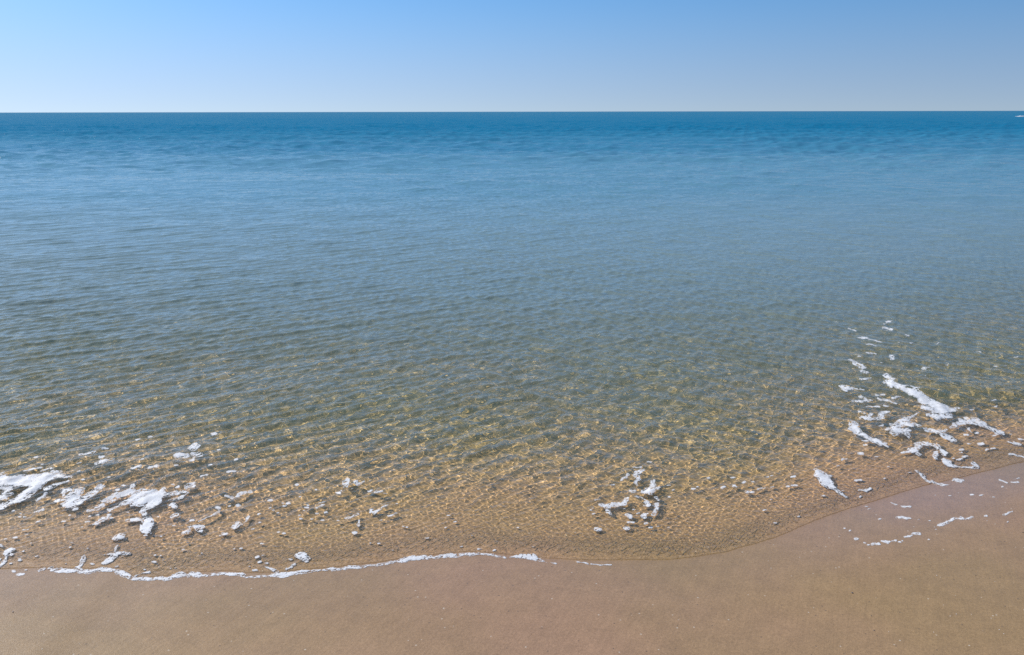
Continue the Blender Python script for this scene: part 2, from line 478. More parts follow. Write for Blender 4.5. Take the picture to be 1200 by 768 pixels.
def foam_mesh(name, strokes, rough=1.25, lift=0.0008, seed=0, rs=1.32):
    """strokes: lists of (px, py, radius) traced on the photograph, laid on the water as a thin domed raft."""
    pts = [p for st in strokes for p in st]
    rm = max(p[2] for p in pts) * 2.0 + 3
    x0, x1 = min(p[0] for p in pts) - rm * 1.3, max(p[0] for p in pts) + rm * 1.3
    y0, y1 = min(p[1] for p in pts) - rm, max(p[1] for p in pts) + rm + 8
    ax, ay = ground([x0, x1, x0, x1], [y0, y0, y1, y1])
    ym = 0.5 * (ay.min() + ay.max())
    stx = max(0.0022, 0.0010 * ym); sty = max(0.0032, stx * (ym / 2.6))
    nx = int((ax.max() - ax.min()) / stx) + 2; ny = int((ay.max() - ay.min()) / sty) + 2
    while nx * ny > 90000:
        stx *= 1.2; sty *= 1.2
        nx = int((ax.max() - ax.min()) / stx) + 2; ny = int((ay.max() - ay.min()) / sty) + 2
    X, Y = np.meshgrid(ax.min() + stx * np.arange(nx), ay.min() + sty * np.arange(ny))
    base = surf(X, Y)
    PX, PY = pixel(X, Y, base)
    jx = PX + 2.2 * fbm(X * 38 + seed, Y * 22, seed + 3, 2); jy = PY + 1.2 * fbm(X * 38, Y * 22 + seed, seed + 4, 2)
    Fd = np.full(X.shape, -9.0)
    wv = 1 + 0.75 * fbm(X * 17 + seed, Y * 12, seed + 31, 2)
    for st in strokes:
        if len(st) == 1: st = [st[0], (st[0][0] + 0.6, st[0][1], st[0][2])]
        for a, b in zip(st[:-1], st[1:]):
            vx, vy = b[0] - a[0], (b[1] - a[1]) * 1.25
            L2 = vx * vx + vy * vy + 1e-6
            t = np.clip(((jx - a[0]) * vx + (jy - a[1]) * 1.25 * vy) / L2, 0, 1)
            ra, rb = a[2] * rs, b[2] * rs
            r = (ra + (rb - ra) * t) * wv
            dx, dy = jx - a[0] - t * vx, (jy - a[1]) * 1.25 - t * vy
            Fd = np.maximum(Fd, 1.25 * r - np.hypot(dx / 1.35, dy))
    n = fbm(X * 95 + 3 * seed, Y * 50, seed, 3) + 0.6 * fbm(X * 260, Y * 150 + seed, seed + 2, 2)
    n2 = fbm(X * 33, Y * 17 + seed, seed + 9, 2)
    big = sstep(0.8, 3.0, Fd + 1.5)
    Fd = Fd + rough * (0.9 * n + 0.9 * n2 * big)
    # holes blown in the raft: burst bubbles, drawn out by the backwash
    ux, uy = 0.8 * X + 0.6 * Y, -0.6 * X + 0.8 * Y
    hole = np.abs(fbm(ux * 26 + seed, uy * 62, seed + 21, 3))
    Fd = Fd - rough * 2.2 * sstep(0.15, 0.03, hole) * sstep(0.5, 1.6, Fd)
    ins = Fd > 0
    if ins.sum() < 3: return None
    pore = np.abs(fbm(X * 75 + 2 * seed, Y * 48, seed + 51, 2))
    Fd = Fd - rough * 1.3 * sstep(0.12, 0.03, pore) * sstep(0.4, 1.2, Fd)
    ins = Fd > 0
    top = base + 0.0006 + lift * (1 - np.exp(-np.maximum(Fd, 0) / 1.6)) * (1 + 0.35 * fbm(X * 120, Y * 90, seed + 5, 2))
    # marching squares: whole cells inside, clipped cells on the rim
    idx = np.arange(ny * nx).reshape(ny, nx)
    c4 = [(slice(None, -1), slice(None, -1)), (slice(None, -1), slice(1, None)), (slice(1, None), slice(1, None)), (slice(1, None), slice(None, -1))]
    cnt = sum(ins[c].astype(int) for c in c4)
    verts = []; vid = {}; faces = []; rim = {}; thick = []
    fx, fy, ft, ff, fb = X.ravel(), Y.ravel(), top.ravel(), Fd.ravel(), base.ravel()
    def gv(i):
        k = vid.get(i)
        if k is None:
            k = vid[i] = len(verts); verts.append((fx[i], fy[i], ft[i])); thick.append(min(1.0, ff[i] / 0.9))
        return k
    def ev(i, j):
        key = (i, j) if i < j else (j, i)
        k = vid.get(key)
        if k is None:
            a, b = key
            t = ff[a] / (ff[a] - ff[b]); t = min(max(t, 0.02), 0.98)
            k = vid[key] = len(verts)
            verts.append((fx[a] + t * (fx[b] - fx[a]), fy[a] + t * (fy[b] - fy[a]), fb[a] + t * (fb[b] - fb[a]) + 0.0006))
            thick.append(0.0); rim[k] = None
        return k
    for cy_, cx_ in zip(*np.nonzero(cnt == 4)):
        faces.append([gv(int(idx[cy_, cx_])), gv(int(idx[cy_, cx_ + 1])), gv(int(idx[cy_ + 1, cx_ + 1])), gv(int(idx[cy_ + 1, cx_]))])
    for cy_, cx_ in zip(*np.nonzero((cnt > 0) & (cnt < 4))):
        q = [int(idx[cy_, cx_]), int(idx[cy_, cx_ + 1]), int(idx[cy_ + 1, cx_ + 1]), int(idx[cy_ + 1, cx_])]
        poly = []; edge = []
        for k in range(4):
            a, b = q[k], q[(k + 1) % 4]
            if ff[a] > 0: poly.append(gv(a))
            if (ff[a] > 0) != (ff[b] > 0):
                poly.append(ev(a, b)); edge.append(poly[-1])
        if len(poly) >= 3: faces.append(poly)
        if len(edge) == 2 and ff[q[0]] + ff[q[1]] + ff[q[2]] + ff[q[3]] == ff[q[0]] + ff[q[1]] + ff[q[2]] + ff[q[3]]:
            a, b = edge
            if poly.index(b) != (poly.index(a) + 1) % len(poly): a, b = b, a
            for e in (a, b):
                if rim[e] is None:
                    v = verts[e]; rim[e] = len(verts); verts.append((v[0], v[1], v[2] - 0.0026)); thick.append(0.0)
            faces.append([a, rim[a], rim[b], b])          # the raft's edge dips into the water
    lo = np.concatenate([np.array(f) for f in faces]); tot = np.array([len(f) for f in faces])
    st_ = np.concatenate([[0], np.cumsum(tot)[:-1]])
    me = mesh_np(name, np.array(verts), lo, st_, tot)
    at = me.attributes.new("thick", 'FLOAT', 'POINT'); at.data.foreach_set("value", np.array(thick, np.float32))
    return me

def foam(name, label, strokes, group=None, **kw):
    me = foam_mesh(name, strokes, seed=(abs(hash_label(label)) + int(strokes[0][0][0] * 7 + strokes[0][0][1])) % 900, **kw)
    if me is None: return None
    o = link(name, me, FOAM, label=label, category="sea foam")
    if group: o["group"] = group
    return o
def hash_label(t): return sum((i + 1) * ord(c) for i, c in enumerate(t))

PATCHES = [
 # --- left
 ("long white foam band entering the picture at its left edge", [
   [(-6,563,5),(20,561.5,4.2),(40,559.5,3.6),(60,558,3),(82,558.5,1.2)], [(0,566,3),(25,567,3),(45,567.5,3),(53,563,2)],
   [(52,566,2),(44,571,2.5),(36,576,2.5),(28,581,3),(20,587,2.5),(10,591,2),(-4,596,2.2)], [(-3,572,2),(12,573,1.6),(5,578,1.4),(14,579,1.1),(0,584,1.6)],
   [(55,573,1.3),(66,568,1.4),(79,564,0.8)], [(44,587,0.8),(55,579,0.9)], [(-4,580,1.5),(6,584,1.2)], [(48,552,1.0),(62,548.5,0.8)], [(63,553,1.2),(69,553,1.2)]]),
 ("striped foam raft torn into slanting bars, beside the ragged patch at the left", [
   [(79,592,2.8),(88,583,3.6),(96,573,1.8)], [(82,594,2.2),(95,588,2.6),(108,578,2.2),(119,570,1.8)], [(86,597,1.8),(91,596,1.8)],
   [(75,574,1),(73,578,1),(75,582,1.3)], [(80,574,1.2),(82,575,1)], [(65,588,0.9),(70,586.5,1),(76,586,0.8)]]),
 ("largest ragged white foam patch in the left shallows, frayed on its shore side", [
   [(104,598.5,1.6),(112,597,1.8),(120,592,1.4)], [(122,588,1.3),(135,582,2.8),(150,576,3.3),(156,570,1.6)], [(128,597.5,1.5),(140,593.5,1.8),(150,588,2.6),(160,582,3.6),(172,577,3.2),(182,575,1.6)],
   [(155,592,2.6),(165,588,4.2),(178,583,5),(190,580,4.4),(191,572,1.4)], [(168,596.5,2),(175,592,2.8),(184,585,3.6)], [(185,583,4),(205,578.5,2.2),(212,576,1.4),(221,577,0.8)], [(198,586,1.4),(210,583,1.8),(221,577.5,0.8)]]),
 ("T-shaped foam patch floating below the ragged patch", [[(149,610.5,1.3),(160,609,1.9),(170,609,0.7),(176,610,1.8)], [(174,610,3),(172.5,616,3.8),(172,622,2.2)]]),
 ("small square foam blob just above the T-shaped patch", [[(168,601,1.8),(168.5,603,1.8)]]),
 ("bright foam blob between the T-shaped patch and the foam cross", [[(136,632,1.5),(141,629.5,2.8),(145,627.5,1.2)]]),
 ("cross of thin foam lying just above the foam edge at the left", [[(138.5,640,0.7),(134,645.5,1.1)], [(122,650.5,0.6),(135,648.5,1.2),(150,648.5,1.3)], [(134,651,2),(130,655.5,2.2),(123,660.5,1.1)]]),
 ("leftmost stretch of the foam edge on the sand, with an upright spur", [[(45,670,0.7),(52,666.5,1),(61,665,1)], [(60,668.5,1),(68,669,2),(78,669.5,2.2),(88,669.5,2),(95,667,1.4)], [(92,665,1.6),(97,656.5,1.7),(101,651,0.8)], [(94,670.5,1.8),(105,669.5,2),(120,667.5,2.2),(128,668.5,1.6),(134,669,1.2)]]),
 ("thickest stretch of the foam edge, hanging lowest on the sand", [[(139,669,0.9),(145,673,1.8),(151,676.5,2.6),(158,679,2.7),(175,678.7,2.6),(190,678.2,2.2),(197,678.8,1.3),(204,676,2.6),(212,674,3.1),(220,674.2,1.8)], [(225,673,2.2),(232,673.5,2.2)], [(158,675.5,0.9),(168,672,0.9),(175,671.2,1.7)], [(139,671,1.7),(143,672,1.2)],
   [(234,675,0.8),(245,674.5,1),(260,672.3,1.6),(275,673.4,1),(284,674.5,1.8),(287,676.5,0.8)]]),
 ("longest stretch of the foam edge, rising gently towards the right with two lobes on top", [[(289,677.5,0.6),(300,676,0.9),(312,675.5,1),(325,674.3,1.8),(340,673,2.2),(360,670.3,2.2),(380,668.2,1.7),(400,666.5,1.7),(425,664,1.8),(440,663,1.3),(467,657.5,1.3),(485,655,1.7),(510,653.2,1.7),(533,651.5,1.8),(548,649.3,2.2),(560,649,1.8),(575,650.7,1.8),(593,654.2,0.8)],
   [(353,651,2.6),(357,654,2.6),(358,658,1.8)], [(346,661,1.2),(341,664.5,1.5),(335,666.5,1.1)], [(309,663.8,0.8),(317,666.5,0.9),(323,669.5,1.6)]]),
 ("short curved foam arc ending the foam edge at the middle", [[(600,652.7,1.2),(612,651.8,2.1),(622,653.2,2.5),(631,656,1.7),(637,658.5,0.7)]]),
 ("faint foam thread on the sand right of the curved foam arc", "faint foam threads", [[(640,659.5,0.6),(650,660,0.5)], [(676,658.5,0.7),(684,660.5,1.0),(690,661,0.6)], [(694,661.5,0.6),(703,662,0.8),(715,662.3,0.5)]]),
 ("looping foam scribble by the left edge just above the wet sand", [[(13,644,1.3),(7,650,1.7),(7,656,1),(4,661,1.1),(-2,665.5,0.9)], [(9,650.5,1.2),(15,650,1.5)], [(1,638,1.2),(3,640,1)], [(-1,656,1.5)]]),
 ("flat foam sliver farthest from the shore at the left", [[(90,532.3,0.8),(100,532,0.9),(108,530.5,1.9),(112,529,0.8)]]),
 ("torn foam flag beside the flat sliver at the left", [[(111,544.5,0.8),(120,540.5,1.6),(133,538,1.2)], [(118,536,1.5),(122,535,1)]]),
 ("foam tuft with a trailing dot, above the ragged patch", [[(155,549.5,0.8),(163,547,1.4)], [(165.5,551,1.1)]]),
 ("narrow foam chip right of the tuft with a dot", [[(175,548,0.9),(183,546.5,1.4)]]),
 ("upright foam chip highest of the small cluster above the ragged patch", [[(225,526,2),(229,522.5,1.8)]]),
 ("oval foam chip left of the small cluster above the ragged patch", [[(209,534.5,2.1),(215,534.5,1.9)]]),
 ("flat foam chip right of the oval chip", [[(227,532.5,1.3),(233,531.8,1.7)]]),
 ("ring-shaped foam chip at the right tip of the ragged patch", [[(218,569.5,1.3),(221,567,1),(227,567,1.3),(226,570,1.3),(220,571,1.2)]]),
 ("double foam lump below the right tip of the ragged patch", [[(202,592,1.6),(204,594.5,1.5)]]),
 ("tilted foam lump under the double lump", [[(201,606.5,1.2),(206,604,1.9)]]),
 ("bright wedge of foam alone on the brown shallows at the left", [[(231,617.5,2.2),(237,617.5,2.2)], [(234,622,2.0)]]),
 ("pair of touching foam lumps left of the bright wedge", [[(217,625,2),(221,622,1.4)], [(221,618.5,1.4)]]),
 ("thin hooked foam thread above the bright wedge", [[(233,611,0.6),(241,607,0.8),(249,604,1.2),(256,598.5,1.5),(254,595,1.3)]]),
 ("foam lump trailing a thin thread, right of the bright wedge", [[(275,617.5,1.3),(280,613.5,2)], [(281,616.5,0.5),(290,611,0.9),(292,606.5,1.4)]]),
 ("slanted foam dash under the T-shaped patch's left side", [[(109,614.5,0.9),(119,609.5,1.5),(128,604.5,1.3)]]),
 ("grey foam dash nearest the left corner of the shallows", [[(41,600.5,0.8),(50,597.5,1.1)]]),
 # --- middle
 ("chevron of foam at the top of the group in mid water", [[(417,565,1.2),(420,568.5,1.2),(426,565,0.8)]]),
 ("smudged upright foam chip left of the chevron", [[(407,562,0.8),(405.5,567,1.6),(407,570,0.7)]]),
 ("egg-shaped foam chip below the chevron", [[(433,575,1.5),(436,574.4,1.3)]]),
 ("flat foam chip right of the egg-shaped chip", [[(442,577.7,1),(447,576.2,1)]]),
 ("slanting foam bar of the middle group, widest to the left", [[(371,595,1.1),(377,592,1.3)]]),
 ("long thin foam dash in the middle shallows", [[(404,608,0.5),(412,606,0.8),(420,603,1.1)]]),
 ("bright foam flag casting a dark shadow in the middle shallows", [[(435.5,597,1.4),(437,601,1.8),(441,599,1.9),(446,597.3,0.9)], [(448,595.3,0.9),(453,591.5,0.6)]]),
 ("foam comma below the long thin dash", [[(421,610,1.2),(420,613,1),(419,617,0.7)]]),
 ("foam chip right of the bright flag", [[(456,604.5,0.7),(464,602,0.9)]]),
 ("leaning foam chip of a pair at the upper left of the middle flecks", "pair of leaning foam chips", [[(265,581.5,1.3),(272,583.5,1.7)], [(278,582.5,0.8),(281,579.5,1.2),(287,577,1.0)]]),
 # --- centre cluster
 ("zigzag foam figure at the top of the centre cluster", [[(743,548.3,0.8),(752,547.6,0.8)], [(753,551,1.3),(748,553,1.8),(743.5,556,1.5),(746.5,559,1.6),(748,561.5,1.5),(744,565,1),(746,569.5,0.5)]]),
 ("small slanting foam scrap left of the zigzag", [[(726,564.5,0.5),(732,560.8,1.3),(735.5,556.5,1.2)]]),
 ("foam bird shape with spread wing in the centre cluster", [[(756,577,1.6),(763,575.5,2.4),(770,573,2),(772.5,572,1)], [(765.5,564,0.9),(766,570.5,1.8)], [(762,579.5,1.2)]]),
 ("round foam dot in the middle of the centre cluster", [[(740.5,575.8,1.6),(742,575.8,1.6)]]),
 ("long-tailed foam streak at the left of the centre cluster", [[(703,591.8,0.8),(712,593,1.9),(720,593,1.8),(730,591.5,1.7),(734,587,0.9),(735,583.5,0.5)], [(713,597,1.2),(712,600,0.9),(717,603,0.7)]]),
 ("blocky foam patch under the bird shape", [[(757,588,2),(759.5,593,2.5),(754,593.5,1.2)], [(744,581,0.6),(751,584,0.7),(757,587,0.8)]]),
 ("curved foam bar at the right of the centre cluster", [[(769,583.5,0.9),(772.5,586,0.6)], [(769,591,1.6),(769.5,597,1.6),(766.5,602.5,1.2)]]),
 ("foam crumb in the column at the bottom of the centre cluster", "foam crumbs below the centre cluster", [[(735,602.5,1.2),(739,605,1.7),(740,608,0.6)], [(737,613,1.2),(742,613,0.9)], [(734.5,619.3,1.4),(736,619.3,1.3)]]),
 ("foam crumb between the column and the curved bar", [[(753.5,604,1.3),(755,607,0.9)]]),
 ("lone foam square nearest the sand at the centre", [[(699,621,1.9),(702.5,621.5,2)]]),
 # --- right
 ("broad foam tongue slanting down the little wave at the right", [[(1037,440,1.2),(1043,443,1.4),(1048,443.5,0.8)], [(1040,448.5,2),(1050,452.5,3),(1060,455.5,3.5),(1072,459.5,3.6),(1082,465,3.6),(1088,470.5,4.4),(1095,475.5,3.6),(1103,480,4.2),(1112,480.5,2),(1122,478.5,1.2)], [(1083,476.5,1.8),(1090,479,1.8)], [(1089,487,1.8),(1100,488.5,2.6),(1110,487.5,2.2)]]),
 ("wide foam wing right of the broad tongue, pointed at its right end", [[(1117,500.5,1.6),(1125,495.5,3.6),(1135,494.5,3.6),(1143,493.5,2.6),(1152,497.5,2.5),(1162,503,2.1),(1170,506,2.5),(1175,506.5,1.3)], [(1135,503,1.7),(1137,506,0.9)]]),
 ("foam triangle under the broad tongue", [[(1087,504,1.6),(1097,505,2.1),(1107,505,1.7)], [(1105,508,1.6),(1112,513,2.5),(1117,516.5,1.5)]]),
 ("foam hand with an arm reaching up, left of the triangle", [[(1045,497.5,1.2),(1055,494.5,1.7),(1066,489.5,1.7),(1076,484,0.9)], [(1046,499.5,1.2),(1060,497.5,1.7),(1070,497.5,1.7),(1080,499,0.8)], [(1049,503.5,2.5),(1055,506.5,2.9),(1061,506.5,2.5),(1067,513,0.8)]]),
 ("long bent foam strip along the left side of the right-hand cluster", [[(1000,496.5,2.4),(1003,502,2.8),(1005,508,2.4),(1015,511.5,2),(1025,516.5,2),(1035,521,1.7),(1041,524.5,0.8)]]),
 ("double-humped foam patch above the bent strip", [[(1009,489.5,1.4),(1018,490,2.1),(1020,485.5,1.3)], [(1018,491,0.9),(1034,489.5,1.5),(1033,484.5,1.3),(1043,482.5,0.9)], [(1006,483,0.9),(1013,484.5,0.8)]]),
 ("hat-shaped foam patch at the left of the right-hand cluster", [[(1000,470.5,1.2),(1010,470.5,2),(1023,469.5,0.8)], [(1009,466,1.2),(1013,467.5,1.2)]]),
 ("flat foam wedge uppermost at the left of the right-hand cluster", [[(987,452.5,1.2),(993,455,2),(1002,456,1.5),(1012,457,0.8)]]),
 ("leaning foam wisp farthest out above the right-hand cluster", [[(997,422,0.8),(1003,425.5,1.2),(1010,429,1.7),(1013,431.5,1.2)], [(1010,435,0.8),(1016,437,0.9)]]),
 ("small bow of foam under the leaning wisp", [[(1006,445,0.8),(1013,444,1.6),(1020,443.3,1.2)]]),
 ("grey foam lace between the hat-shaped patch and the broad tongue", "grey foam lace", [[(1028,463,0.8),(1037,463,0.7)], [(1029,467,0.8),(1040,470,0.8),(1051,473,1)], [(1047,466.5,1.1),(1056,465,0.7)], [(1016,477,0.7),(1029,477,0.7)], [(1036,476,1),(1039,476.5,0.9)]]),
 ("foam arch with a hole near the sand at the right", [[(1057,531,1),(1065,529.5,1.7),(1073,526.5,2.4),(1079,523.5,1.9)], [(1074,520.5,1.3),(1086,520.5,1.7),(1096,522,1.7),(1102,527,2.2),(1106,531,2)], [(1096,530,1.5),(1097.5,537,1.2)], [(1072,528,1.6),(1077,533,1.2)]]),
 ("foam chain trailing from the arch towards the sand", [[(1107,538.5,1.3),(1110,541.5,2),(1113,545.5,1.2),(1128,547.5,0.8),(1145,548.5,1.2),(1140,543,0.8)]]),
 ("S-shaped foam cord lying on the wet sand's rim at the right", [[(1074,552,0.8),(1080,557,1.2),(1086,562.5,1),(1097,566,0.9),(1106,568.5,1.3),(1111,569,0.6)]]),
 ("foam crumb trail right of the S-shaped cord", [[(1118,562.5,1),(1127,563.5,1)]]),
 ("thin foam curl on the wet sand near the right edge", "thin foam curls", [[(1170,563,0.9),(1176,564.5,1.1),(1180,566,0.8)], [(1185,565.3,0.7),(1193,565,0.6)], [(1188,562,0.6),(1194,560.5,0.7)]]),
 ("foam spear entering from the right edge", [[(1183,532,1.1),(1190,534,1.2),(1203,536.5,1)]]),
 ("short foam dash above the foam spear at the right edge", "foam dashes at the right edge", [[(1182,517.5,0.8),(1195,521,0.9)], [(1195,515,0.8),(1203,516,0.8)]]),
 ("fish-shaped foam patch with a tail, alone in the caustic ripples", [[(955.5,550.5,1.2),(960,556,2.8),(965,561,3.4),(969,566.5,2.9),(975,571,1.2),(984,577,1.1),(990.5,582,0.8)]]),
 ("bow-shaped foam scrap below the fish-shaped patch", [[(1007,574,0.8),(1015,576,1.2),(1019.5,572.5,1.1)]]),
 ("foam scrap left of the fish-shaped patch, by a dark shadow", [[(875,577.5,1.2),(882,577.3,1)], [(889,573,1),(895,571.5,0.8)]]),
 ("foam chip leftmost in the row left of the fish-shaped patch", [[(860,569.5,1.3),(864,571,0.9)]]),
 ("flat foam lens stranded on the wet film at the right", [[(1052,607.2,0.7),(1060,607,1.2),(1067,608,0.7)]]),
 ("stranded foam bar stepping up the wet sand at the right", [[(1097,617.5,0.7),(1106,614.5,1.2),(1113,610.5,1.2),(1118,607.5,1.4),(1128,607.5,1)], [(1132,608,0.8),(1139,606,0.8)]]),
 ("stranded foam scrap on the wet sand near the right edge", [[(1175,603.3,1),(1181,602,1.2),(1187,599.3,1.2)]]),
 ("foam dot in the dotted line stranded on the wet sand at the right", "dots of the stranded foam line", [[(1003,632,1)], [(1012,636.5,0.6),(1015,637,0.6)], [(1018,639.5,0.7)], [(1022,638,1)], [(1028,638,1)], [(1034,634,0.7),(1041,635.3,1.1)], [(1046,634,0.8),(1049,634.3,0.8)], [(1053,635,0.7)], [(1057,633.5,0.6)], [(1060,629.5,0.6),(1068,628,0.7)], [(1071,625,0.7),(1078,626,0.7)]]),
 ("one of twin foam slivers on the film below the S-shaped cord", "twin foam slivers", [[(1044,589,0.5),(1051,591.5,0.5)], [(1058,593.5,0.5),(1066,594,0.6)]]),
 ("foam wisp out in the blue water above the right-hand cluster", "foam wisps in the blue water", [[(1037,379.5,0.8),(1044,376,0.9)], [(1036,385,0.8),(1046,386.3,0.8)]]),
 ("foam dash in the slanting trail out in the water left of the crooked wisp", "foam trail in the blue water", [[(996,385.5,0.7),(1003,388,0.5)], [(1007,396,0.8),(1015,395.7,0.9),(1021,398,0.5),(1034,401,0.5)], [(1017,403,0.6),(1027,405,0.6)], [(1015,413,0.7),(1026,414.5,0.6)]]),
 ("upright foam speck just above the broad tongue", [[(1045,417.5,1.2),(1046,421,0.9)]]),
 ("flat foam dash above the tongue on the grey water", [[(1081,431.3,0.8),(1090,431,0.8)]]),
 ("pale foam dash near the right edge on the grey water", [[(1142,412,0.7),(1150,413,0.8)]]),
]
for item in PATCHES:
    if len(item) == 2:
        foam("foam_patch", item[0], item[1])
    else:                                        # loose pieces that look alike: one object each
        for st in item[2]:
            foam("foam_patch", item[0], [st], item[1], rough=0.8)

